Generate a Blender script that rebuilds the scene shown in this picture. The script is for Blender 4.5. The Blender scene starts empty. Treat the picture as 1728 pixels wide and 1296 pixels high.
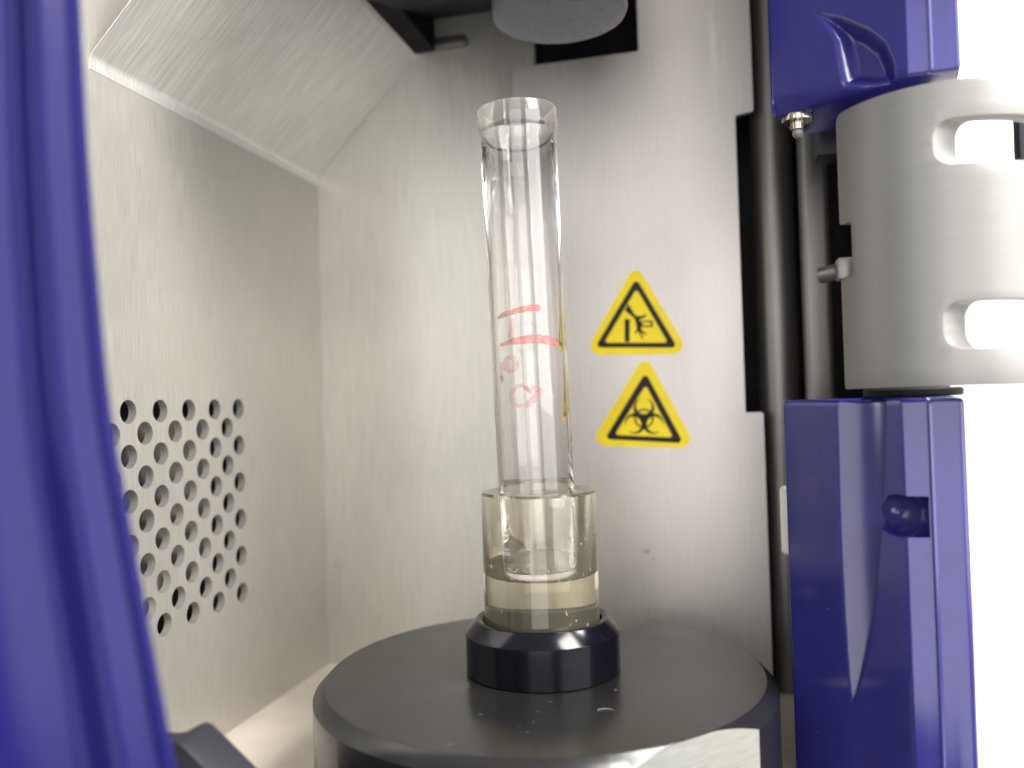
import bpy, bmesh, math, random
from mathutils import Vector, Matrix
from mathutils.geometry import delaunay_2d_cdt

S = 0.001                      # everything below is authored in millimetres
scene = bpy.context.scene
col = scene.collection
random.seed(7)

# ------------------------------------------------------------------ camera
cam_d = bpy.data.cameras.new("camera")
cam_d.sensor_width = 36.0
cam_d.lens = 29.57
cam_d.clip_start = 0.004
cam_d.clip_end = 20.0
cam_d.dof.use_dof = True
cam_d.dof.focus_distance = 0.131
cam_d.dof.aperture_fstop = 13.5
cam = bpy.data.objects.new("camera", cam_d)
col.objects.link(cam)
yaw, pitch, roll = .2460, .0204, .0295
fwd = Vector((-math.sin(yaw) * math.cos(pitch), math.cos(yaw) * math.cos(pitch), math.sin(pitch)))
r0 = Vector((math.cos(yaw), math.sin(yaw), 0))
u0 = r0.cross(fwd)
right = math.cos(roll) * r0 - math.sin(roll) * u0
up = math.sin(roll) * r0 + math.cos(roll) * u0
CAM = Vector((29.92, -134.68, 62.0))
m = Matrix((right, up, -fwd)).transposed().to_4x4()
m.translation = CAM * S
cam.matrix_world = m
scene.camera = cam

# ------------------------------------------------------------------ world, lamps, exposure
world = bpy.data.worlds.new("World")
scene.world = world
world.use_nodes = True
bg = world.node_tree.nodes["Background"]
bg.inputs[0].default_value = (1.0, 0.965, 0.92, 1)
bg.inputs[1].default_value = 0.38


def area(name, loc, target, sx, sy, watts, color):
    l = bpy.data.lights.new(name, 'AREA')
    l.shape = 'RECTANGLE'
    l.size, l.size_y = sx * S, sy * S
    l.energy = watts
    l.color = color
    o = bpy.data.objects.new(name, l)
    col.objects.link(o)
    o.location = Vector(loc) * S
    o.rotation_euler = (Vector(target) - Vector(loc)).to_track_quat('-Z', 'Y').to_euler()
    return o


area("window_light", (390, -215, 130), (-40, 10, 70), 380, 380, 2.0, (1.0, 0.97, 0.935))
area("lamp_light", (65, -430, 60), (10, 10, 40), 250, 470, 0.92, (1.0, 0.96, 0.92))
area("ceiling_light", (250, -130, 330), (-50, 10, 70), 150, 150, 2.5, (1.0, 0.965, 0.92))
area("strip_light", (-121, -307, 130), (0, 0, 40), 34, 190, 0.12, (0.95, 0.97, 1.0))
area("wall_fill_light", (240, 60, 330), (200, 120, 90), 220, 90, 2.0, (1.0, 0.985, 0.955)).data.spread = math.radians(110)  # fill lamp added only to bring the white wall up to white

scene.view_settings.view_transform = 'Standard'
scene.view_settings.look = 'None'
scene.view_settings.exposure = 0.33
scene.view_settings.gamma = 1.0
scene.render.engine = 'CYCLES'
cy = scene.cycles
cy.max_bounces = 96
cy.transmission_bounces = 96
cy.glossy_bounces = 96
cy.diffuse_bounces = 5
cy.transparent_max_bounces = 24
cy.caustics_reflective = True
cy.caustics_refractive = True
cy.use_denoising = True
cy.sample_clamp_indirect = 6.0

# ------------------------------------------------------------------ materials


def new_mat(name):
    mt = bpy.data.materials.new(name)
    mt.use_nodes = True
    nt = mt.node_tree
    return mt, nt, nt.nodes["Principled BSDF"]


def coords(nt, scale, rot=(0, 0, 0)):
    """object coordinates in millimetres, scaled"""
    tc = nt.nodes.new("ShaderNodeTexCoord")
    mp = nt.nodes.new("ShaderNodeMapping")
    mp.inputs['Scale'].default_value = [s / S for s in scale]
    mp.inputs['Rotation'].default_value = rot
    nt.links.new(tc.outputs['Object'], mp.inputs['Vector'])
    return mp.outputs[0]


def noise(nt, vec, scale=1.0, detail=3.0, rough=0.55):
    n = nt.nodes.new("ShaderNodeTexNoise")
    n.inputs['Scale'].default_value = scale
    n.inputs['Detail'].default_value = detail
    n.inputs['Roughness'].default_value = rough
    nt.links.new(vec, n.inputs['Vector'])
    return n.outputs['Fac']


def ramp(nt, fac, stops):
    r = nt.nodes.new("ShaderNodeValToRGB")
    e = r.color_ramp.elements
    while len(e) < len(stops):
        e.new(0.5)
    for k, (p, c) in enumerate(stops):
        e[k].position = p
        e[k].color = c if len(c) == 4 else (*c, 1)
    nt.links.new(fac, r.inputs['Fac'])
    return r.outputs['Color']


def g(v):
    return (v, v, v)


def bump(nt, height, strength, dist_mm):
    b = nt.nodes.new("ShaderNodeBump")
    b.inputs['Strength'].default_value = strength
    b.inputs['Distance'].default_value = dist_mm * S
    nt.links.new(height, b.inputs['Height'])
    return b.outputs['Normal']


def mixc(nt, fac, a, b, mode='MIX'):
    n = nt.nodes.new("ShaderNodeMix")
    n.data_type = 'RGBA'
    n.blend_type = mode
    for sock, v in ((n.inputs['Factor'], fac), (n.inputs['A'], a), (n.inputs['B'], b)):
        pass
    ins = [i for i in n.inputs if i.enabled or True]
    fac_s = n.inputs[0]
    a_s, b_s = n.inputs[6], n.inputs[7]
    for s, v in ((fac_s, fac), (a_s, a), (b_s, b)):
        if hasattr(v, 'links'):
            nt.links.new(v, s)
        else:
            s.default_value = v if not isinstance(v, tuple) or len(v) == 4 else (*v, 1)
    return n.outputs[2]


def steel(name, streak, base=(0.60, 0.575, 0.54), rough=(0.36, 0.52), smudge=0.10, bstr=0.2, metal=0.82, con=(0.83, 1.13), spots=()):
    mt, nt, p = new_mat(name)
    v = coords(nt, streak)
    n1 = noise(nt, v, 1.0, 4.0, 0.6)
    big = noise(nt, coords(nt, (0.035, 0.035, 0.03)), 1.0, 3.0, 0.5)
    c1 = ramp(nt, n1, [(0.25, tuple(b * con[0] for b in base)), (0.75, tuple(min(1, b * con[1]) for b in base))])
    c2 = ramp(nt, big, [(0.3, g(1 - smudge)), (0.7, g(1.0))])
    cc = mixc(nt, 1.0, c1, c2, 'MULTIPLY')
    for (cen, rad, colr, amt) in spots:        # stains: soft-edged spots with a ragged outline
        vm = nt.nodes.new("ShaderNodeTexCoord")
        mp = nt.nodes.new("ShaderNodeMapping")
        mp.vector_type = 'POINT'
        mp.inputs['Scale'].default_value = [1 / (S * r_) for r_ in rad]
        mp.inputs['Location'].default_value = [-c_ / r_ for c_, r_ in zip(cen, rad)]
        nt.links.new(vm.outputs['Object'], mp.inputs['Vector'])
        ln = nt.nodes.new("ShaderNodeVectorMath")
        ln.operation = 'LENGTH'
        nt.links.new(mp.outputs[0], ln.inputs[0])
        ad = nt.nodes.new("ShaderNodeMath")
        ad.operation = 'MULTIPLY_ADD'
        ad.inputs[1].default_value = 0.9
        nt.links.new(noise(nt, coords(nt, (0.9, 0.9, 0.9)), 1.0, 4.0, 0.65), ad.inputs[0])
        nt.links.new(ln.outputs['Value'], ad.inputs[2])
        fm = ramp(nt, ad.outputs[0], [(0.45, g(amt)), (1.0, g(0))])
        cc = mixc(nt, fm, cc, colr)
    nt.links.new(cc, p.inputs['Base Color'])
    p.inputs['Metallic'].default_value = metal
    nt.links.new(ramp(nt, n1, [(0.2, g(rough[0])), (0.8, g(rough[1]))]), p.inputs['Roughness'])
    nt.links.new(bump(nt, n1, bstr, 0.02), p.inputs['Normal'])
    return mt


def plain(name, color, rough=0.4, metallic=0.0, spec=0.5, coat=0.0, fleck=None, fleck_amt=0.72, grain=None):
    mt, nt, p = new_mat(name)
    p.inputs['Metallic'].default_value = metallic
    p.inputs['Specular IOR Level'].default_value = spec
    p.inputs['Coat Weight'].default_value = coat
    p.inputs['Coat Roughness'].default_value = 0.05
    v = coords(nt, (0.12, 0.12, 0.12))
    n = noise(nt, v, 1.0, 4.0)
    c = ramp(nt, n, [(0.3, tuple(k * 0.9 for k in color)), (0.7, tuple(min(1, k * 1.08) for k in color))])
    nt.links.new(ramp(nt, n, [(0.3, g(max(0, rough * 0.85))), (0.7, g(min(1, rough * 1.15)))]), p.inputs['Roughness'])
    if fleck:
        f = noise(nt, coords(nt, (1.7, 1.7, 1.7)), 1.0, 2.0, 0.5)
        fm = ramp(nt, f, [(fleck_amt, g(0)), (fleck_amt + 0.03, g(1))])
        c = mixc(nt, fm, c, fleck)
    nt.links.new(c, p.inputs['Base Color'])
    if grain:
        gn = noise(nt, coords(nt, (grain[0],) * 3), 1.0, 3.0)
        nt.links.new(bump(nt, gn, grain[1], 0.05), p.inputs['Normal'])
    return mt


M = {}
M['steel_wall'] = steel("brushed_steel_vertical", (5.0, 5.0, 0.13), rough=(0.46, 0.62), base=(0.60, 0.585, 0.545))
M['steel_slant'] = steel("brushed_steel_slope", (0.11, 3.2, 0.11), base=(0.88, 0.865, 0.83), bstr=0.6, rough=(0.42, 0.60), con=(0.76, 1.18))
M['steel_plate'] = steel("brushed_steel_plate", (4.0, 4.0, 0.10), base=(0.61, 0.585, 0.565), rough=(0.46, 0.58), bstr=0.12, con=(0.88, 1.08), spots=[((0.9, -0.7, 29.2), (1.6, 4, 1.2), (0.22, 0.16, 0.13), 0.75), ((2.4, -0.7, 27.6), (1.0, 4, 0.8), (0.25, 0.19, 0.16), 0.6), ((18.2, -0.7, 136), (2.2, 4, 22), (0.72, 0.71, 0.70), 0.5)])
M['alu'] = steel("satin_aluminium", (0.12, 0.12, 2.5), base=(0.22, 0.218, 0.213), rough=(0.40, 0.48), smudge=0.06, bstr=0.0, metal=0.4, con=(0.94, 1.04))
M['alu_flat'] = steel("milled_aluminium", (0.25, 0.25, 3.0), base=(0.40, 0.41, 0.39), rough=(0.42, 0.52), smudge=0.12, bstr=0.4)
M['grey_metal'] = steel("grey_metal", (3.0, 3.0, 0.1), base=(0.24, 0.23, 0.225), rough=(0.36, 0.46), smudge=0.25)
M['floor'] = plain("cream_floor", (0.58, 0.535, 0.465), 0.45, fleck=(0.35, 0.30, 0.24), fleck_amt=0.78, grain=(0.5, 0.1))
M['black_anod'] = plain("black_anodised", (0.013, 0.0125, 0.0135), 0.24, spec=0.5)
M['black_gloss'] = plain("black_gloss", (0.004, 0.004, 0.007), 0.15, spec=0.30)
M['black_matte'] = plain("black_matte", (0.006, 0.006, 0.008), 0.6, spec=0.2)
M['navy_plastic'] = plain("dark_plastic", (0.014, 0.0135, 0.02), 0.5, fleck=(0.4, 0.4, 0.42), fleck_amt=0.79, grain=(2.5, 0.3))
M['rubber'] = plain("grey_rubber", (0.13, 0.135, 0.165), 0.27, spec=0.5, grain=(0.8, 0.02))
M['blue'] = plain("blue_plastic", (0.019, 0.018, 0.145), 0.20, spec=0.55, coat=0.0)
M['blue_dust'] = plain("dusty_blue_plastic", (0.021, 0.021, 0.145), 0.17, spec=0.6, coat=0.0, fleck=(0.32, 0.32, 0.6), fleck_amt=0.79)
M['blue_soft'] = plain("satin_blue_plastic", (0.0075, 0.0065, 0.075), 0.20, spec=0.15)
M['white'] = plain("white_paint", (0.84, 0.825, 0.78), 0.5)
M['brass'] = plain("aged_steel", (0.45, 0.40, 0.33), 0.22, metallic=1.0)
M['yellow'] = plain("yellow_vinyl", (0.95, 0.74, 0.008), 0.40, spec=0.3)
M['ink_black'] = plain("black_print", (0.009, 0.006, 0.007), 0.45, spec=0.22)


def clear(name, color, ior, rough=0.0):
    mt, nt, p = new_mat(name)
    p.inputs['Base Color'].default_value = (*color, 1)
    p.inputs['Transmission Weight'].default_value = 1.0
    p.inputs['IOR'].default_value = ior
    p.inputs['Roughness'].default_value = rough
    return mt, nt, p


M['tube'], _nt, _p = clear("clear_polystyrene", (0.99, 0.983, 0.98), 1.5)
_n = noise(_nt, coords(_nt, (0.9, 0.9, 0.10)), 1.0, 2.0)
_nt.links.new(bump(_nt, _n, 0.015, 0.03), _p.inputs['Normal'])

M['acrylic'], _nt, _p = clear("yellowed_acrylic", (1.0, 1.0, 0.97), 1.49)
va = _nt.nodes.new("ShaderNodeVolumeAbsorption")
va.inputs['Color'].default_value = (1.0, 0.94, 0.50, 1)
va.inputs['Density'].default_value = 30.0
_nt.links.new(va.outputs[0], _nt.nodes['Material Output'].inputs['Volume'])
# scuffs: small pale scratches and flecks, thicker near the foot
_sc = noise(_nt, coords(_nt, (1.6, 1.6, 0.7), (0.3, 0.5, 0.2)), 1.0, 5.0, 0.7)
_sm = ramp(_nt, _sc, [(0.64, g(0)), (0.74, g(1))])
df = _nt.nodes.new("ShaderNodeBsdfDiffuse")
df.inputs['Color'].default_value = (0.85, 0.80, 0.63, 1)
mx = _nt.nodes.new("ShaderNodeMixShader")
ml = _nt.nodes.new("ShaderNodeMath")
ml.operation = 'MULTIPLY_ADD'
ml.inputs[1].default_value = 0.75
ml.inputs[2].default_value = 0.045
_nt.links.new(_sm, ml.inputs[0])
_nt.links.new(ml.outputs[0], mx.inputs[0])
_nt.links.new(_p.outputs[0], mx.inputs[1])
_nt.links.new(df.outputs[0], mx.inputs[2])
_nt.links.new(mx.outputs[0], _nt.nodes['Material Output'].inputs['Surface'])

M['red_ink'], _nt, _p = new_mat("red_marker")
_n = noise(_nt, coords(_nt, (0.8, 0.8, 0.8)), 1.0, 3.0)
_nt.links.new(ramp(_nt, _n, [(0.3, (0.36, 0.016, 0.018)), (0.7, (0.46, 0.03, 0.025))]), _p.inputs['Base Color'])
_nt.links.new(ramp(_nt, _n, [(0.25, g(0.28)), (0.75, g(0.62))]), _p.inputs['Alpha'])
M['pale_ink'], _nt, _p = new_mat("faded_marker")
_p.inputs['Base Color'].default_value = (0.46, 0.06, 0.07, 1)
_n = noise(_nt, coords(_nt, (0.8, 0.8, 0.8)), 1.0, 3.0)
_nt.links.new(ramp(_nt, _n, [(0.25, g(0.15)), (0.75, g(0.36))]), _p.inputs['Alpha'])

# ------------------------------------------------------------------ mesh helpers


def obj(name, verts, faces, mat, loc=(0, 0, 0), parent=None, smooth=None, local=False):
    """verts in mm, world (or local when local=True); loc is the object's base in mm (for a child: its local offset)"""
    o_ = Vector((0, 0, 0))
    if not local:
        o_ = Vector(loc)
        if parent is not None:
            o_ = o_ + parent.location / S
    me = bpy.data.meshes.new(name)
    me.from_pydata([((v[0] - o_[0]) * S, (v[1] - o_[1]) * S, (v[2] - o_[2]) * S) for v in verts], [], faces)
    bm = bmesh.new()
    bm.from_mesh(me)
    bmesh.ops.remove_doubles(bm, verts=bm.verts, dist=1e-7)
    bmesh.ops.recalc_face_normals(bm, faces=bm.faces)
    bm.to_mesh(me)
    bm.free()
    me.materials.append(mat)
    o = bpy.data.objects.new(name, me)
    col.objects.link(o)
    o.location = Vector(loc) * S
    if parent is not None:
        o.parent = parent
    if smooth is not None:
        me.shade_smooth()
        me.set_sharp_from_angle(angle=math.radians(smooth))
    return o


def bake(o):
    """apply the object's modifiers without operators"""
    bpy.context.view_layer.update()
    dg = bpy.context.evaluated_depsgraph_get()
    me = bpy.data.meshes.new_from_object(o.evaluated_get(dg))
    me.name = o.name
    o.modifiers.clear()
    o.data = me


def bevel(o, w, seg=2, ang=35):
    md = o.modifiers.new("bevel", 'BEVEL')
    md.width = w * S
    md.segments = seg
    md.limit_method = 'ANGLE'
    md.angle_limit = math.radians(ang)
    bake(o)
    o.data.shade_smooth()
    o.data.set_sharp_from_angle(angle=math.radians(40))
    return o


def cut(o, cutter):
    md = o.modifiers.new("cut", 'BOOLEAN')
    md.operation = 'DIFFERENCE'
    md.solver = 'EXACT'
    md.object = cutter
    bake(o)
    bpy.data.objects.remove(cutter)


def thing(name, label, cat, loc, group=None):
    o = bpy.data.objects.new(name, None)
    col.objects.link(o)
    o.empty_display_size = 0.005
    o.location = Vector(loc) * S
    o['label'] = label
    o['category'] = cat
    if group:
        o['group'] = group
    return o


def tag(o, label, cat, group=None):
    o['label'] = label
    o['category'] = cat
    if group:
        o['group'] = group
    return o


def struct(o):
    o['kind'] = 'structure'
    return o


def box(x0, x1, y0, y1, z0, z1):
    v = [(x, y, z) for x in (x0, x1) for y in (y0, y1) for z in (z0, z1)]
    f = [(0, 1, 3, 2), (4, 6, 7, 5), (0, 4, 5, 1), (2, 3, 7, 6), (0, 2, 6, 4), (1, 5, 7, 3)]
    return v, f


def lathe(prof, n=96, closed=True, cx=0, cy_=0):
    v, f = [], []
    for k in range(n):
        a = 2 * math.pi * k / n
        for r, z in prof:
            v.append((cx + r * math.cos(a), cy_ + r * math.sin(a), z))
    L = len(prof)
    rng = L if closed else L - 1
    for k in range(n):
        k2 = (k + 1) % n
        for i in range(rng):
            j = (i + 1) % L
            f.append((k * L + i, k2 * L + i, k2 * L + j, k * L + j))
    return v, f


def inside(p, poly):
    c = False
    j = len(poly) - 1
    for i in range(len(poly)):
        a, b = poly[i], poly[j]
        if (a[1] > p[1]) != (b[1] > p[1]) and p[0] < (b[0] - a[0]) * (p[1] - a[1]) / (b[1] - a[1]) + a[0]:
            c = not c
        j = i
    return c


def sd(p, poly):
    """distance to a polygon's outline, positive inside"""
    best = 1e9
    for i in range(len(poly)):
        ax, ay = poly[i - 1]
        bx, by = poly[i]
        dx, dy = bx - ax, by - ay
        t = max(0, min(1, ((p[0] - ax) * dx + (p[1] - ay) * dy) / (dx * dx + dy * dy + 1e-12)))
        best = min(best, math.hypot(p[0] - ax - t * dx, p[1] - ay - t * dy))
    return best if inside(p, poly) else -best


def sheet(outline, holes, fn, thick, grid=None):
    """a plate with holes: outline and holes in (u, v); fn(u, v, w) -> xyz with w from 0 (front) to thick"""
    loops = [outline] + holes
    pts, edges = [], []
    for lp in loops:
        b = len(pts)
        pts += [Vector(p) for p in lp]
        edges += [(b + i, b + (i + 1) % len(lp)) for i in range(len(lp))]
    nb = len(pts)
    if grid:
        us = [p[0] for p in outline]
        vs = [p[1] for p in outline]
        u = min(us) + grid[0]
        while u < max(us):
            w = min(vs) + grid[1]
            while w < max(vs):
                if sd((u, w), outline) > 0.15 and all(sd((u, w), h) < -0.15 for h in holes):
                    pts.append(Vector((u, w)))
                w += grid[1]
            u += grid[0]
    vv, ee, ff, ov, _, _ = delaunay_2d_cdt(pts, edges, [], 0, 1e-6)
    tri = []
    for t in ff:
        c = (sum(vv[i][0] for i in t) / len(t), sum(vv[i][1] for i in t) / len(t))
        if inside(c, outline) and not any(inside(c, h) for h in holes):
            tri.append(tuple(t))
    n = len(vv)
    V = [fn(p[0], p[1], 0) for p in vv] + [fn(p[0], p[1], thick) for p in vv]
    F = list(tri) + [tuple(reversed([i + n for i in t])) for t in tri]
    cnt = {}
    for t in tri:
        for i in range(len(t)):
            a, b = t[i], t[(i + 1) % len(t)]
            cnt.setdefault((min(a, b), max(a, b)), []).append((a, b))
    for k, l in cnt.items():
        if len(l) == 1:
            a, b = l[0]
            F.append((b, a, a + n, b + n))
    used = sorted({i for f_ in F for i in f_})
    mp = {i: k for k, i in enumerate(used)}
    return [V[i] for i in used], [tuple(mp[i] for i in f_) for f_ in F]


def circle(cx, cz, r, n=24):
    return [(cx + r * math.cos(2 * math.pi * k / n), cz + r * math.sin(2 * math.pi * k / n)) for k in range(n)]


def round_poly(pts, r, seg=5):
    out = []
    n = len(pts)
    rs = r if isinstance(r, (list, tuple)) else [r] * n
    for i in range(n):
        p = Vector(pts[i])
        if rs[i] <= 0:
            out.append((p.x, p.y))
            continue
        a = (Vector(pts[i - 1]) - p)
        b = (Vector(pts[(i + 1) % n]) - p)
        la, lb = a.length, b.length
        a.normalize()
        b.normalize()
        half = a.angle(b) / 2
        d = min(rs[i] / math.tan(half), la * 0.49, lb * 0.49)
        rr = d * math.tan(half)
        c = p + (a + b).normalized() * (rr / math.sin(half))
        s, e = p + a * d - c, p + b * d - c
        ang = s.angle_signed(e) if s.length > 1e-9 else 0
        for k in range(seg + 1):
            q = c + Matrix.Rotation(-ang * k / seg, 2) @ s
            out.append((q.x, q.y))
    return out


def catmull(pts, n=8):
    P = [Vector(p) for p in pts]
    out = []
    for i in range(len(P) - 1):
        p0, p1, p2, p3 = P[max(0, i - 1)], P[i], P[i + 1], P[min(len(P) - 1, i + 2)]
        for k in range(n):
            t = k / n
            out.append(0.5 * (2 * p1 + (p2 - p0) * t + (2 * p0 - 5 * p1 + 4 * p2 - p3) * t * t + (3 * p1 - p0 - 3 * p2 + p3) * t ** 3))
    out.append(P[-1])
    return out


# ------------------------------------------------------------------ the chamber
struct(obj("chamber_floor", *box(-64.5, 130, -21, 110, -2, 0), M['floor'], loc=(0, 0, -2)))
struct(obj("dark_front_slab", *box(-64.5, 62, -70, -21.1, -3, -0.6), M['black_matte'], loc=(0, -45, -3)))  # unseen slab, added so the pedestal's side reflects something dark

# perforated left wall, 1.5 mm sheet, holes cut through
holes = []
for j in range(11):
    z = 62.1 - 3.67 * j
    for i in range(9):
        y = 15.5 - 8.03 * i - (4.0 if j % 2 else 0)
        holes.append(circle(y, z, 1.97, 28))
o = obj("side_wall", *sheet([(-44, -2), (52.3, -2), (52.3, 117.0), (-44, 117.0)], holes,
                            lambda u, v, w: (-64.5 - w, u, v), 1.5), M['steel_wall'], loc=(-64.5, 0, 0))
struct(o)
# upper run of the side wall, behind the sloping sheet
struct(obj("side_wall_upper", *box(-66.0, -64.6, -44, 52.3, 117.02, 171.9), M['steel_wall'], loc=(-65, 0, 117)))
# what shows through the perforations: a pale duct and the dark space around it
struct(obj("duct_wall", *box(-74, -73, -60, 52, -2, 90), M['black_matte'], loc=(-74, 0, 0)))
d_ = obj("air_duct", *box(-72.5, -68.6, -11.5, 12.5, 30, 61), M['grey_metal'], loc=(-70, 0, 30))
bevel(d_, 0.6)
struct(d_)
d_ = obj("air_duct_lip", [(-67.5, -26, 22), (-67.5, -5, 27), (-67.5, -5, 33.5), (-67.5, -26, 31), (-69, -26, 22), (-69, -5, 27), (-69, -5, 33.5), (-69, -26, 31)],
         [(0, 1, 2, 3), (7, 6, 5, 4), (0, 4, 5, 1), (1, 5, 6, 2), (2, 6, 7, 3), (3, 7, 4, 0)], M['steel_wall'], loc=(-68, -15, 22))
struct(d_)

# sloping sheet with its rolled bend along the bottom
prof = [(-64.42, 115.9)]
for k in range(7):
    a = math.radians(45 * k / 6)
    prof.append((-64.42 + 1.5 * (1 - math.cos(a)), 117.3 + 1.5 * math.sin(a)))
prof += [(-38.6, 143.75)]
ys = [-23.9, 52.2]
v, f = [], []
t_ = 0.9
for (x, z) in prof:
    for y in ys:
        v.append((x, y, z))
for i in range(len(prof) - 1):
    f.append((2 * i, 2 * i + 1, 2 * i + 3, 2 * i + 2))
n_ = len(v)
v += [(x - 0.08 if z < 117.5 else x - 0.05, y, z if z < 117.5 else z + 0.05) for (x, y, z) in v]
f += [tuple(reversed([i + n_ for i in q])) for q in f]
for i in range(len(prof) - 1):
    f.append((2 * i, 2 * i + 2, 2 * i + 2 + n_, 2 * i + n_))
    f.append((2 * i + 1, 2 * i + 1 + n_, 2 * i + 3 + n_, 2 * i + 3))
f.append((0, n_, n_ + 1, 1))
e_ = 2 * (len(prof) - 1)
f.append((e_, e_ + 1, e_ + 1 + n_, e_ + n_))
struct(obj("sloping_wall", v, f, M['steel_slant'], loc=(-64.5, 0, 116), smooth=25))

struct(obj("back_wall", *box(-64.45, -9.5, 52.3, 54.0, -2, 190), M['steel_wall'], loc=(-37, 53, 0)))
struct(obj("cavity_dark_sheet", *box(-12, 45, 64, 66, -2, 190), M['black_matte'], loc=(15, 65, 0)))  # black sheet standing in for the darkness behind the notch
struct(obj("ceiling", *box(-64.5, 60, -24, 66, 172, 175), M['steel_wall'], loc=(0, 30, 172)))
hb = [(-18, 128.5), (52.2, 152.5), (52.2, 171.8), (-18, 171.8)]  # wedge added out of view, shaped to shade the upper back wall
struct(obj("head_shade_block", [(x, y, z) for x in (-33.0, 13.0) for (y, z) in hb],
           [(0, 1, 2, 3), (7, 6, 5, 4), (0, 4, 5, 1), (1, 5, 6, 2), (2, 6, 7, 3), (3, 7, 4, 0)], M['black_matte'], loc=(-10, 17, 128.5)))
o = obj("recess_shade_block", *box(-38.4, -33.2, 24, 52.25, 145.0, 171.9), M['black_matte'], loc=(-36, 40, 145))  # black block whose colour stands in for a dark recess
struct(o)

# cover plate with the notch at its upper left and the step in its right edge
pl = [(-13.4, -2), (37.75, -2), (37.75, 58.2), (34.2, 58.2), (34.2, 120.2), (37.9, 120.8), (37.6, 190), (14.65, 190), (14.65, 136.35), (-13.4, 136.2)]
pl = round_poly(pl, [0.4, 0.4, 0.5, 0.3, 0.4, 0.5, 0.4, 0.4, 0.4, 1.2], 4)
cp = thing("cover_plate", "brushed steel cover plate with notched corner behind the tube", "cover plate", (12, 47, 0))
obj("plate", *sheet(pl, [], lambda u, v_, w: (u, 46.3 + w, v_), 1.6), M['steel_plate'], parent=cp)
obj("flange", *box(-8.6, -7.2, 47.95, 60, -2, 136.0), M['steel_plate'], parent=cp)

# small lit ledge high on the back wall
o = obj("ledge", *box(-33.1, -25.3, 50.4, 52.2, 144.9, 147.4), M['grey_metal'], loc=(-29, 51, 145))
bevel(o, 0.4)
tag(o, "small grey metal ledge at the top of the back wall", "ledge")

# dark recess right of the cover plate
struct(obj("recess_light_block", *box(62.6, 64.4, 10.2, 68, -30, 190), M['navy_plastic'], loc=(67, 40, -30)))  # added to block lamp light leaking into the chamber; navy through the slots
struct(obj("recess_wall", *box(38.2, 76, 66, 68, -2, 190), M['black_matte'], loc=(57, 67, 0)))
struct(obj("recess_side", *box(33.0, 33.8, 48.2, 66, -2, 190), M['black_matte'], loc=(33, 57, 0)))

# ------------------------------------------------------------------ pedestal
ped = thing("pedestal", "round black pedestal with glossy collar and a bare flat on its rim", "pedestal", (0, 0, 0))
pr = [(0.001, 18.55), (34.85, 18.55), (34.95, 18.5), (36.6, 16.85), (36.67, 16.7), (36.67, 0.05), (0.001, 0.05)]
v, f = lathe(pr, 160, closed=False)
disc = obj("disc", v, f, M['black_anod'], parent=ped)
# notch at the back
bm = bmesh.new()
bmesh.ops.create_cone(bm, cap_ends=True, segments=64, radius1=12 * S, radius2=12 * S, depth=60 * S)
me = bpy.data.meshes.new("c")
bm.to_mesh(me)
bm.free()
c_ = bpy.data.objects.new("c", me)
col.objects.link(c_)
c_.location = (3 * S, 33.5 * S, 15 * S)
cut(disc, c_)
# milled flat
bm = bmesh.new()
bm.from_mesh(disc.data)
a = math.radians(-43.8)
nrm = Vector((math.cos(a), math.sin(a), 0))
res = bmesh.ops.bisect_plane(bm, geom=bm.verts[:] + bm.edges[:] + bm.faces[:], plane_co=nrm * 34.87 * S, plane_no=nrm, clear_outer=True)
bmesh.ops.triangle_fill(bm, use_beauty=True, edges=[e for e in bm.edges if e.is_boundary], normal=nrm)
bmesh.ops.recalc_face_normals(bm, faces=bm.faces)
bm.to_mesh(disc.data)
bm.free()
disc.data.shade_smooth()
disc.data.set_sharp_from_angle(angle=math.radians(20))
# bare milled face, a hair proud of the cut
ends = math.sqrt(36.67 ** 2 - 34.87 ** 2)
tx, ty = -nrm.y, nrm.x
arc = []
for k in range(33):
    s = -ends + 2 * ends * k / 32
    rr = math.hypot(34.87, s)
    arc.append((s * 0.995, min(18.5, 16.85 + (36.65 - rr) * 1.0) - 0.05))
vf = [(nrm.x * (34.87 + w) + tx * s, nrm.y * (34.87 + w) + ty * s, z) for w in (0.012, 0.05) for s, z in arc + [(ends * 0.995, 0.2), (-ends * 0.995, 0.2)]]
nf = len(arc) + 2
ff_ = [tuple(range(nf)), tuple(range(2 * nf - 1, nf - 1, -1))] + [(i, (i + 1) % nf, nf + (i + 1) % nf, nf + i) for i in range(nf)]
flat = obj("milled_flat", vf, ff_, M['alu_flat'], parent=ped)
flat['label'] = "pale bare metal flat milled into the rim of the pedestal"

pc = [(0.001, 18.56), (12.25, 18.56), (12.5, 18.75), (12.5, 24.8), (12.4, 25.0), (10.75, 26.85), (10.45, 26.95), (9.75, 26.7), (9.62, 26.4), (9.62, 20.4), (9.4, 20.2), (0.001, 20.2)]
collar = obj("collar", *lathe(pc, 256, closed=False), M['black_gloss'], parent=ped, smooth=18)
collar['label'] = "glossy black collar with bevelled lip around the acrylic holder"

# ------------------------------------------------------------------ acrylic holder
ph = [(0.001, 20.35), (9.1, 20.35), (9.35, 20.6), (9.35, 46.95), (9.0, 47.35), (6.75, 47.35), (6.55, 47.1), (6.55, 34.2), (6.3, 33.7), (0.001, 33.6)]
v, f = lathe(ph, 384, closed=False)
o = obj("tube_holder", v, f, M['acrylic'], loc=(0, 0, 20.35), smooth=30)
o.data.materials.append(M['black_matte'])
for p_ in o.data.polygons:
    if max(o.data.vertices[k].co.z for k in p_.vertices) < 0.1 * S:
        p_.material_index = 1
tag(o, "yellowed clear acrylic holder cup seated in the black collar", "holder")

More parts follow.
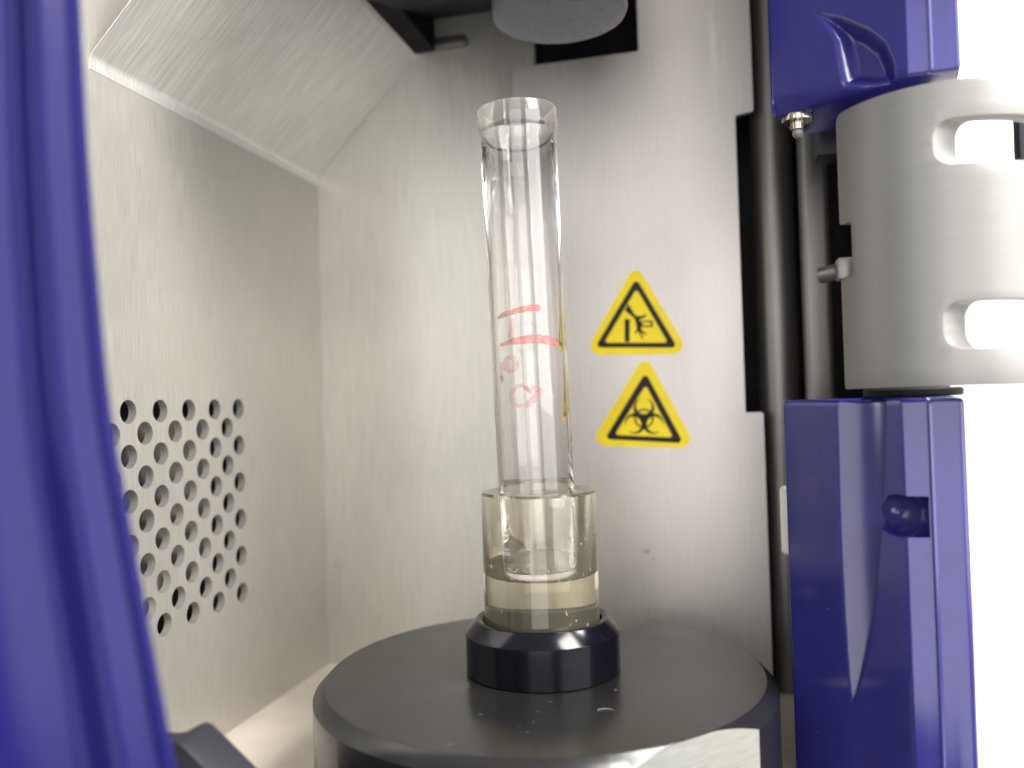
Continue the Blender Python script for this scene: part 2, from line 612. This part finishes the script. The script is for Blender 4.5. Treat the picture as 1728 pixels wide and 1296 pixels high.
# ------------------------------------------------------------------ sample tube (leans slightly)
TB = Vector((0.05, 0.05, 33.75))
tube = thing("sample_tube", "clear plastic test tube with red marker writing standing in the holder", "test tube", TB)
tube.rotation_euler = (math.radians(0.75), math.radians(-1.2), 0)
Rt, Ri = 6.2, 5.6
pt = [(0.001, 0.0), (5.3, 0.0)]
for k in range(1, 6):
    a = math.radians(90 * k / 5)
    pt.append((5.3 + 0.9 * math.sin(a), 0.9 - 0.9 * math.cos(a)))
pt += [(Rt, 40), (Rt + 0.05, 71.9), (Rt + 0.10, 72.0), (Rt + 0.30, 72.4), (Rt + 0.36, 72.7), (Rt + 0.34, 75.7), (Rt + 0.22, 75.95), (Rt + 0.05, 75.98), (Ri + 0.66, 75.8),
       (Ri + 0.6, 73.2), (Ri + 0.5, 72.3), (Ri + 0.1, 70.8), (Ri + 0.02, 70.0), (Ri, 40), (Ri, 1.4), (Ri - 0.2, 1.05), (0.001, 1.0)]
v, f = lathe(pt, 512, closed=False)
obj("tube_body", v, f, M['tube'], parent=tube, local=True, smooth=40)
# red handwriting: strokes laid on the outside of the wall, (picture x, y) turned into angle and height
to_cam = Vector((CAM.x, CAM.y)).normalized()
a0 = math.atan2(to_cam.y, to_cam.x)


def on_tube(px, py, off=0.03):
    ax = 872 + 32.5 * (py - 184) / 666
    s = max(-0.97, min(0.97, (px - ax) / 64.5))
    a = a0 + math.asin(s)
    z = 76 - (py - 184) * 0.0966
    r = Rt + off
    return (r * math.cos(a), r * math.sin(a), z)


def stroke(pts, w, mat, off=0.03, close=False):
    """pts: (x, y[, width]) in picture px"""
    P = catmull([Vector((p[0], p[1], p[2] if len(p) > 2 else w)) for p in pts], 6)
    v_, f_ = [], []
    for i, p in enumerate(P):
        a_, b_ = P[max(0, i - 1)], P[min(len(P) - 1, i + 1)]
        t = Vector((b_.x - a_.x, b_.y - a_.y))
        t = t.normalized() if t.length > 1e-6 else Vector((1, 0))
        n = Vector((-t.y, t.x)) * p.z * 0.43
        wob = 1 + 0.12 * math.sin(i * 1.7)
        for s in (-1, 0, 1):
            v_.append(on_tube(p.x + n.x * s * wob, p.y + n.y * s * wob, off))
    for i in range(len(P) - 1):
        for k in range(2):
            b = i * 3 + k
            f_.append((b, b + 1, b + 4, b + 3))
    obj("ink_mark", v_, f_, mat, parent=tube, local=True, smooth=60)


stroke([(841, 540, 4), (850, 535, 10), (866, 532, 11), (890, 528, 12), (908, 528, 12), (911, 528, 9)], 11, M['red_ink'])
stroke([(866, 543, 8), (864, 558, 12), (863, 584, 13)], 12, M['pale_ink'], 0.04)
stroke([(845, 584, 6), (852, 583, 8), (868, 580, 13), (884, 579, 15), (900, 578, 17), (918, 580, 16), (938, 586, 15)], 14, M['red_ink'], 0.05)
stroke([(860, 605, 9), (869, 610, 10), (870, 622, 10), (861, 628, 9), (854, 622, 10), (854, 610, 10), (860, 605, 9)], 9, M['pale_ink'])
stroke([(846, 612, 6), (846, 626, 8), (847, 638, 7)], 7, M['pale_ink'], 0.04)
stroke([(846, 635, 5), (847, 640, 7), (848, 646, 2)], 6, M['red_ink'], 0.06)
stroke([(884, 652, 7), (870, 655, 8), (862, 668, 8), (866, 680, 8), (882, 686, 9), (896, 678, 13), (908, 664, 12), (902, 658, 10), (893, 658, 7)], 9, M['pale_ink'], 0.045)
stroke([(882, 654, 5), (888, 658, 8), (895, 666, 3)], 6, M['red_ink'], 0.065)

# ------------------------------------------------------------------ warning stickers on the cover plate
Yp = 46.3


def prism_y(poly, holes, y, t, o):
    return sheet(poly, holes, lambda u, v_, w: (o[0] + u, y - t + w, o[1] + v_), t)


def sticker(o, label, outer, b_out, b_in, glyphs):
    th = thing("warning_sticker", label, "sticker", (o[0], Yp, o[1]), "warning stickers on the cover plate")
    obj("backing", *prism_y(round_poly(outer, [1.6, 2.1, 2.1], 8), [], Yp - 0.01, 0.14, o), M['yellow'], parent=th)
    cx_ = sum(p[0] for p in b_in) / 3
    cz_ = sum(p[1] for p in b_in) / 3
    b_in = [(cx_ + (p[0] - cx_) * 0.93, cz_ + (p[1] - cz_) * 0.93) for p in b_in]
    obj("border", *prism_y(round_poly(b_out, 0.75, 6), [round_poly(b_in, 0.45, 5)], Yp - 0.152, 0.02, o), M['ink_black'], parent=th)
    for nm, poly, hl, lay in glyphs:
        obj(nm, *prism_y(poly, hl, Yp - 0.152 - 0.025 * lay, 0.02, o), M['ink_black'], parent=th)
    return th


K_ = 1.12
arm = [(-1.51, 3.87), (-2.23, 2.58), (-1.07, 1.58), (-0.7, 1.26), (-0.33, 0.69), (-0.22, 0.04), (-0.06, -1.01), (-0.54, -1.82), (-0.35, -2.06), (0.12, -1.4), (0.36, -1.93), (0.9, -2.99), (1.1, -2.81), (0.74, -1.95), (0.62, -1.69), (1.6, -2.35), (1.7, -2.06), (0.83, -1.24), (0.72, -0.85), (1.23, -0.68), (0.8, -0.27), (0.51, 0.65), (1.16, 0.91), (1.88, 1.42), (1.76, 1.68), (0.79, 1.35), (0.02, 1.39), (-0.48, 1.87)]
bar = [(-2.22, 0.89), (-1.45, 0.85), (-1.66, -3.52), (-2.37, -3.49)]
tool = [(0.76, 0.41), (2.99, 0.39), (2.95, -0.83), (0.72, -0.72), (0.47, -0.42), (0.49, 0.13)]
toolh = [(0.98, 0.16), (2.16, 0.11), (2.60, 0.02), (2.58, -0.49), (2.13, -0.52), (1.11, -0.45)]
arm, tool, toolh = [[(x * K_, y * K_ - 0.1) for x, y in q] for q in (arm, tool, toolh)]
bar = [(-2.6, 0.95), (-1.5, 0.9), (-1.7, -4.0), (-2.75, -3.95)]
sticker((12.46, 77.94), "upper yellow triangle sticker showing a hand being crushed", [(0.15, 12.9), (10.9, -7.15), (-11.7, -6.35)],
        [(0.14, 9.6), (8.4, -5.68), (-9.2, -4.87)], [(0.16, 7.9), (6.9, -4.86), (-7.7, -4.19)],
        [("hand_symbol", arm, [], 0), ("press_symbol", bar, [], 0), ("press_symbol", tool, [toolh], 1)])


def biohazard():
    out = []
    C0 = (0.07, -0.75)
    for k, a in enumerate((90, 210, 330)):
        a = math.radians(a - 1.5)
        d = (math.cos(a), math.sin(a))
        oc = (C0[0] + d[0] * 2.15, C0[1] + d[1] * 2.15)
        ic = (oc[0] + d[0] * 0.45, oc[1] + d[1] * 0.45)
        ro, ri = 2.2, 1.68
        # open ring: thick towards the middle, thin at the tips
        A0 = math.atan2(d[1], d[0])
        outer = [(oc[0] + ro * math.cos(A0 + t), oc[1] + ro * math.sin(A0 + t)) for t in [math.radians(22 + (316) * i / 40) for i in range(41)]]
        inner = [(ic[0] + ri * math.cos(A0 + t), ic[1] + ri * math.sin(A0 + t)) for t in [math.radians(24 + (312) * i / 40) for i in range(41)]]
        out.append(("biohazard_symbol", outer + inner[::-1], [], k))
    out.append(("biohazard_symbol", circle(C0[0], C0[1], 2.05, 40), [circle(C0[0], C0[1], 1.72, 40)], 3))
    return out


sticker((13.21, 58.26), "lower yellow triangle sticker with the three-ringed biohazard symbol", [(0.75, 13.0), (10.9, -7.25), (-11.9, -6.4)],
        [(0.73, 9.1), (8.2, -6.2), (-8.5, -5.03)], [(0.73, 6.9), (6.5, -5.24), (-6.8, -4.41)], biohazard())

# ------------------------------------------------------------------ grey plug of the upper head
o_ = (3.78, 12.0)
pl = thing("sealing_plug", "grey rubber sealing plug hanging above the tube", "plug", (o_[0], o_[1], 129.7))
obj("plug_tip", *lathe([(0.001, 129.5), (5.0, 129.55), (9.0, 129.75), (11.0, 130.05), (11.8, 130.45), (12.1, 131.2), (12.1, 138.5), (0.001, 138.5)], 96, False, *o_), M['rubber'], parent=pl, smooth=25)
obj("plug_stem", *lathe([(0.001, 138.55), (13.4, 138.55), (13.8, 139), (13.8, 150), (0.001, 150)], 96, False, *o_), M['navy_plastic'], parent=pl, smooth=25)

# ------------------------------------------------------------------ blue front pillar, lower and upper housing


def pillar(name, prof_pts, radii, faceA, z0, z1, nz, disp, mat, end, loc, parent=None):
    """vertical housing: rounded plan outline swept in z; the samples of edge faceA are pushed in by disp(u, z)"""
    P0, P1 = Vector(prof_pts[faceA]), Vector(prof_pts[faceA + 1])
    dA = (P1 - P0)
    LA = dA.length
    dA = dA / LA
    nA = Vector((dA.y, -dA.x))
    base = round_poly(prof_pts, radii, 5)
    ring = []
    for i in range(len(base)):
        a, b = Vector(base[i]), Vector(base[(i + 1) % len(base)])
        ring.append(a)
        la = (b - a).length
        onA = abs((a - P0).dot(nA)) < 1e-3 and abs((b - P0).dot(nA)) < 1e-3
        k = int(la / 0.17) if onA else int(la / 1.2)
        for q in range(1, k):
            ring.append(a + (b - a) * q / k)
    cen = sum(ring, Vector((0, 0))) / len(ring)
    zs = [z0 + (z1 - z0) * k / nz for k in range(nz + 1)]
    e = end
    zs = sorted(set([z0, z0 + e * .1, z0 + e * .3, z0 + e * .6, z0 + e] + [z for z in zs if z0 + e < z < z1 - e] + [z1 - e, z1 - e * .6, z1 - e * .3, z1 - e * .1, z1]))
    v_, f_ = [], []
    n = len(ring)
    for z in zs:
        dz = min(z - z0, z1 - z)
        ins = 0 if dz >= e else e - math.sqrt(max(0, e * e - (e - dz) ** 2))
        for p in ring:
            q = p
            da = (p - P0).dot(nA)
            u = (p - P0).dot(dA)
            if abs(da) < 1e-3 and 0 < u < LA:
                q = p - nA * disp(u, z)
            if ins:
                q = q + (cen - q).normalized() * ins
            v_.append((q.x, q.y, z))
    for j in range(len(zs) - 1):
        for i in range(n):
            f_.append((j * n + i, j * n + (i + 1) % n, (j + 1) * n + (i + 1) % n, (j + 1) * n + i))
    f_.append(tuple(range(n)))
    f_.append(tuple(range((len(zs) - 1) * n, len(zs) * n)))
    return obj(name, v_, f_, mat, loc=loc, parent=parent, smooth=50)


def sm(t):
    t = max(0, min(1, t))
    return t * t * (3 - 2 * t)


# outline of the tapering scoop: (height, position across the face), left and right edge
low_left = catmull([(17.6, 10.9), (20.6, 10.55), (26.4, 10.3), (33.1, 10.1), (41.6, 10.0), (50.1, 10.05), (61.5, 10.25)], 10)
low_right = catmull([(17.6, 10.9), (19.0, 11.6), (21.1, 12.4), (26.5, 14.0), (31.6, 15.15), (37.5, 16.1), (44.1, 16.9), (50.6, 17.6), (61.5, 18.45)], 10)


def along(line, z):
    for a, b in zip(line, line[1:]):
        if a.x <= z <= b.x:
            return a.y + (b.y - a.y) * (z - a.x) / max(1e-6, b.x - a.x)
    return None


def soft_min(a, b, k):
    h = max(0, min(1, 0.5 + 0.5 * (b - a) / k))
    return b + (a - b) * h - k * h * (1 - h)


def disp_low(u, z):
    if z < 17.6:
        return 0
    uL, uR = along(low_left, z), along(low_right, z)
    if uL is None or uR is None or not uL - 0.6 < u < uR + 0.4:
        return 0
    w = max(0.05, uR - uL)
    a = 0.95 * (u - uL) - 0.05 * max(0, u - uL) ** 2   # hollow slope seen from the front
    b = 2.1 * (uR - u)                      # steep far wall
    d = soft_min(a, b, min(1.3, 0.35 * w))
    return max(0.0, (d + math.sqrt(d * d + 0.02)) / 2 - 0.05)


def ridge_plan(P0, P1, x1, x2, y2, back):
    rx = P1[0] + (x1 - P1[0])
    return [P0, P1, (rx - 0.12, P1[1] - 0.12), (rx + 0.12, P1[1] - 0.42), (rx + 0.5, P1[1] - 0.12), (x2, y2), (back[0], back[1]), (P0[0] + 4.5, back[1])]


lp = ridge_plan((38.62, 1.62), (52.87, -13.36), 56.0, 60.4, -13.75, (65, 10))
low = thing("lower_housing", "lower blue moulded plastic housing with tapering scoop and round recess", "housing", (50, -5, 0))
lo = pillar("housing_body", lp, [0.8, 0.6, 0.05, 0.14, 0.1, 0.8, 2, 1.5], 0, -30, 60.9, 240, disp_low, M['blue_dust'], 0.9, (0, 0, 0), low)
bm = bmesh.new()
bmesh.ops.create_cone(bm, cap_ends=True, segments=40, radius1=2.85 * S, radius2=2.85 * S, depth=11.2 * S,
                      matrix=Matrix.Translation((50.1 * S, -12.6 * S, 45.1 * S)) @ Matrix.Rotation(math.pi / 2, 4, 'Y'))
me = bpy.data.meshes.new("c")
bm.to_mesh(me)
bm.free()
c_ = bpy.data.objects.new("c", me)
col.objects.link(c_)
cut(lo, c_)
bm = bmesh.new()
bmesh.ops.create_uvsphere(bm, u_segments=40, v_segments=24, radius=1.0,
                          matrix=Matrix.Translation((52.5 * S, -11.6 * S, 45.1 * S)) @ Matrix.Diagonal((3.2 * S, 5.6 * S, 2.95 * S, 1)))
me = bpy.data.meshes.new("c")
bm.to_mesh(me)
bm.free()
c_ = bpy.data.objects.new("c", me)
col.objects.link(c_)
cut(lo, c_)
lo.data.shade_smooth()
lo.data.set_sharp_from_angle(angle=math.radians(38))

uppoly = [(7.4, 117.6), (11.44, 115.4), (15.25, 112.5), (17.49, 109.9), (18.55, 106.95), (18.87, 104.06), (18.9, 102.6), (16.2, 103.6), (11.3, 105.3), (10.9, 107.99), (10.3, 112.41), (9.35, 114.49)]


def disp_up(u, z):
    s = sd((u, z), uppoly)
    d = 2.1 * sm((s + 0.15) / 2.4)
    # the lower lip falls back towards the bottom edge
    lip = 107.0 - 0.10 * u
    if z < lip:
        d += 0.35 * min(2.2, (lip - z)) ** 1.25
    # shallow horizontal waves of the moulding, left of the pocket
    return d


upl = ridge_plan((38.26, -1.65), (55.4, -12.75), 58.0, 61.75, -13.2, (66, 10))
uph = thing("upper_housing", "upper blue moulded plastic housing with curved triangular dent above the aluminium sleeve", "housing", (50, -5, 101))
pillar("housing_body", upl, [0.6, 0.5, 0.05, 0.14, 0.1, 0.6, 2, 1.5], 0, 104.1, 185, 280, disp_up, M['blue'], 0.8, (0, 0, 0), uph)

# ------------------------------------------------------------------ slotted aluminium sleeve
scx, scy, sR = 61.0, -2.8, 15.0


def on_sleeve(u, v_, w):
    # the slots are milled at a slant: their left end walls face the front
    d_ = math.degrees(u / sR)
    u = u + w * 1.15 * sm((d_ - 236) / 14) * (1 - sm((d_ - 275) / 30))
    a = math.radians(u / sR * 180 / math.pi)
    return (scx + (sR - w) * math.cos(a), scy + (sR - w) * math.sin(a), v_)


def deg(d):
    return math.radians(d) * sR


out = [(deg(197.3), 62.3), (deg(345), 62.3), (deg(345), 101.3), (deg(198), 101.3), (deg(198), 85.6), (deg(209), 85.6), (deg(209), 78.0), (deg(197.3), 78.0)]
out = round_poly(out, [0.5, 0.5, 0.5, 1.3, 0.5, 0.4, 0.4, 0.3], 4)
sl1 = round_poly([(deg(254.6), 90.5), (deg(338), 90.5), (deg(338), 96.4), (deg(254.6), 96.4)], 2.3, 8)
sl2 = round_poly([(deg(256.0), 66.9), (deg(338), 66.9), (deg(338), 73.1), (deg(256.0), 73.1)], 2.3, 8)
# long straight edges need samples so that they follow the curve


def dense(lp, st=0.7):
    o2 = []
    for i in range(len(lp)):
        a_, b_ = Vector(lp[i]), Vector(lp[(i + 1) % len(lp)])
        k = max(1, int((b_ - a_).length / st))
        for q in range(k):
            p = a_ + (b_ - a_) * q / k
            o2.append((p.x, p.y))
    return o2


sl = thing("slotted_sleeve", "curved satin aluminium sleeve with two rounded slots between the blue housings", "sleeve", (scx, scy, 62.3))
s_ = obj("sleeve_body", *sheet(dense(out), [dense(sl1), dense(sl2)], on_sleeve, 2.7, grid=(0.8, 2.4)), M['alu'], parent=sl)
bevel(s_, 0.18, 2, 50)
# spring pin in its notch
pin = thing("latch_pin", "small grey latch pin resting in the notch of the aluminium sleeve", "pin", (47.6, -5.9, 79.4))
o = obj("pin_block", *box(46.2, 48.6, -8.0, -5.0, 77.9, 81.0), M['alu'], parent=pin)
bevel(o, 0.35)
v, f = lathe([(0.001, 0), (0.9, 0), (1.2, 0.25), (1.2, 3.2), (0.001, 3.2)], 24, False)
R_ = Vector((-0.62, 0.55, -0.05)).to_track_quat('Z', 'X').to_matrix()
obj("pin_tip", [tuple(R_ @ Vector(p) + Vector((46.9, -5.4, 79.4))) for p in v], f, M['grey_metal'], parent=pin, smooth=30)

# hinge washer between sleeve and lower housing
o = obj("hinge_washer", *lathe([(0.001, 61.0), (6.2, 61.0), (6.5, 61.2), (6.5, 62.0), (6.2, 62.2), (0.001, 62.2)], 48, False, 56, -4.5), M['black_matte'], loc=(56, -4.5, 61), smooth=30)
tag(o, "dark hinge washer between aluminium sleeve and lower blue housing", "washer")

# screw under the upper housing
sc = thing("screw", "bronze coloured screw with shiny tip under the upper blue housing", "screw", (42.2, -0.4, 100.5))
obj("screw_head", *lathe([(0.001, 103.20), (2.2, 103.20), (2.3, 103.50), (2.0, 104.70), (0.001, 105.0)], 32, False, 42.2, -0.4), M['brass'], parent=sc, smooth=40)
obj("shank", *lathe([(0.001, 102.00), (1.0, 102.00), (1.05, 103.15), (0.001, 103.15)], 24, False, 42.2, -0.4), M['brass'], parent=sc, smooth=40)
obj("screw_tip", *lathe([(0.001, 100.70), (0.55, 100.85), (0.85, 101.40), (0.75, 101.95), (0.001, 101.98)], 24, False, 42.2, -0.4), M['alu'], parent=sc, smooth=60)

# rods and rails in the recess
o = obj("guide_rod", *lathe([(0.001, -2), (4.3, -2), (4.3, 171.9), (0.001, 171.9)], 48, False, 41.6, 52.5), M['grey_metal'], loc=(41.6, 52.5, 0), smooth=30)
tag(o, "grey vertical guide rod just right of the steel cover plate", "rod")
o = obj("guide_rail", *box(45.6, 51.2, 38, 42, -2, 171.9), M['grey_metal'], loc=(48, 40, 0))
bevel(o, 1.4, 4)
tag(o, "grey vertical guide rail in the dark gap left of the sleeve", "rail")
o = obj("rail_bracket", *box(47.0, 54.5, 20, 27, 103.2, 118), M['navy_plastic'], loc=(50, 23, 103))
bevel(o, 0.6)
tag(o, "dark grey bracket block behind the top of the aluminium sleeve", "bracket")
o = obj("white_clip", *box(38.4, 41.0, 11.6, 13.4, 35.1, 46.6), M['white'], loc=(39.7, 12.5, 35))
bevel(o, 0.85, 4)
tag(o, "small white plastic clip peeking out left of the lower blue housing", "clip")

# ------------------------------------------------------------------ white surroundings on the right
struct(obj("white_wall", *box(66, 420, 120, 124, -80, 420), M['white'], loc=(240, 122, 0)))
o = obj("white_casing", *lathe([(0.001, 60), (21, 60), (24, 63), (24, 152), (21, 156), (0.001, 156)], 64, False, 150, 84), M['white'], loc=(150, 84, 60), smooth=30)
tag(o, "white rounded machine casing far behind the aluminium sleeve", "casing")
bp = thing("side_panel", "dark navy panel with ring screw seen through the upper slot", "panel", (82, 21, 100))
o = obj("panel_body", *box(78.6, 140, 20, 23, 96, 112), M['navy_plastic'], parent=bp)
bevel(o, 0.5)
obj("ring_screw", *lathe([(1.0, 0), (1.5, 0), (1.5, 0.5), (1.0, 0.5)], 24, True), M['alu'], loc=(1.2, -1.5, 2.8), parent=bp, local=True).rotation_euler = (math.pi / 2, 0, 0)

# ------------------------------------------------------------------ dark bracket low on the left
bw = catmull([(-36.5, 24.2), (-34.6, 23.85), (-33.2, 24.0), (-31.9, 24.65), (-30.9, 25.05)], 5)
poly = [(p[0], p[1]) for p in bw] + [(-30.2, 24.8), (-28.5, 23.1), (-24.8, 19.2), (-17, 10.5), (-12, 0), (-37, 0)]
o = obj("door_bracket", *sheet(poly, [], lambda u, v_, w: (u, -52 + (u + 30) * 0.22 + w, v_), 6), M['navy_plastic'], loc=(-30, -46, 0))
bevel(o, 0.35, 3)
tag(o, "dark plastic bracket with a wavy top at lower left of the floor", "bracket")

# ------------------------------------------------------------------ blue door frame close to the camera on the left
path = catmull([Vector(p) for p in [(-23.2, -73.8, 112), (-22.98, -73.44, 97.9), (-22.76, -73.11, 85.03), (-22.26, -72.74, 73.18), (-21.54, -72.32, 61.84), (-20.14, -71.75, 51.51),
                                   (-18.65, -71.15, 41.17), (-17.09, -70.55, 31.04), (-14.6, -69.6, 18)]], 10)
# section: distance to the left of the opening edge, height towards the camera
sec = catmull([Vector(p) for p in [(1.9, -5.0), (0.9, -1.6), (0.1, -0.3), (0.35, 0.0), (1.3, 0.05), (2.3, 0.4), (3.4, 0.85), (4.5, 0.6), (5.6, -0.1), (6.6, -0.35), (7.7, 0.05),
                                  (9.5, 0.7), (12.5, 1.2), (16, 1.1), (22, 0.5), (32, -2.0)]], 6)
v, f = [], []
vd = Vector((-math.sin(0.62), math.cos(0.62), 0))          # roughly the line of sight there
for i, p in enumerate(path):
    t = (path[min(i + 1, len(path) - 1)] - path[max(i - 1, 0)]).normalized()
    left = t.cross(vd).normalized()
    if left.dot(right) > 0:
        left = -left
    h = -(t.cross(left)).normalized()
    if h.dot(fwd) > 0:
        h = -h
    k_ = 0.86 + 0.30 * i / (len(path) - 1)
    for (a, b, *_c) in sec:
        v.append(tuple(p + left * a * k_ + h * b))
n = len(sec)
for i in range(len(path) - 1):
    for k in range(n - 1):
        f.append((i * n + k, i * n + k + 1, (i + 1) * n + k + 1, (i + 1) * n + k))
o = obj("door_frame", v, f, M['blue_soft'], loc=(-23, -73, 20), smooth=60)
md = o.modifiers.new("s", 'SOLIDIFY')
md.thickness = 1.2 * S
md.offset = -1
bake(o)
o.data.shade_smooth()
o.data.set_sharp_from_angle(angle=math.radians(60))
tag(o, "curved blue plastic door frame with moulded ridges along the left edge", "door frame")

# ------------------------------------------------------------------ lint and crumbs on the black disc
v, f = [], []
for k in range(26):
    a = random.uniform(-2.6, 0.4)
    r = random.uniform(14.5, 33)
    cx_, cy2 = r * math.cos(a), r * math.sin(a)
    s = random.uniform(0.03, 0.07)
    b = len(v)
    L_ = random.choice([0.06, 0.1, 0.14, 0.3])
    th = random.uniform(0, 3.14)
    dx, dy = math.cos(th) * L_, math.sin(th) * L_
    for q in range(4):
        c = (cx_ + dx * (q - 1.5) / 1.5, cy2 + dy * (q - 1.5) / 1.5 + 0.1 * math.sin(q * 1.4 + k))
        v += [(c[0] - dy * s, c[1] + dx * s, 18.58), (c[0] + dy * s, c[1] - dx * s, 18.58), (c[0], c[1], 18.58 + s)]
    for q in range(3):
        for w in range(3):
            f.append((b + q * 3 + w, b + q * 3 + (w + 1) % 3, b + q * 3 + 3 + (w + 1) % 3, b + q * 3 + 3 + w))
# one curled fibre
fib = catmull([(11.4, -17.5), (11.9, -17.0), (12.7, -16.8), (13.4, -17.0), (13.8, -17.5)], 6)
b = len(v)
for i, p in enumerate(fib):
    v += [(p[0], p[1] - 0.05, 18.6), (p[0], p[1] + 0.05, 18.6), (p[0], p[1], 18.7)]
for i in range(len(fib) - 1):
    for w in range(3):
        f.append((b + i * 3 + w, b + i * 3 + (w + 1) % 3, b + i * 3 + 3 + (w + 1) % 3, b + i * 3 + 3 + w))
o = obj("lint", v, f, plain("lint_grey", (0.17, 0.165, 0.17), 0.8), loc=(0, 0, 18.56))
o['kind'] = 'stuff'
tag(o, "pale lint and crumbs scattered on the black disc", "lint")
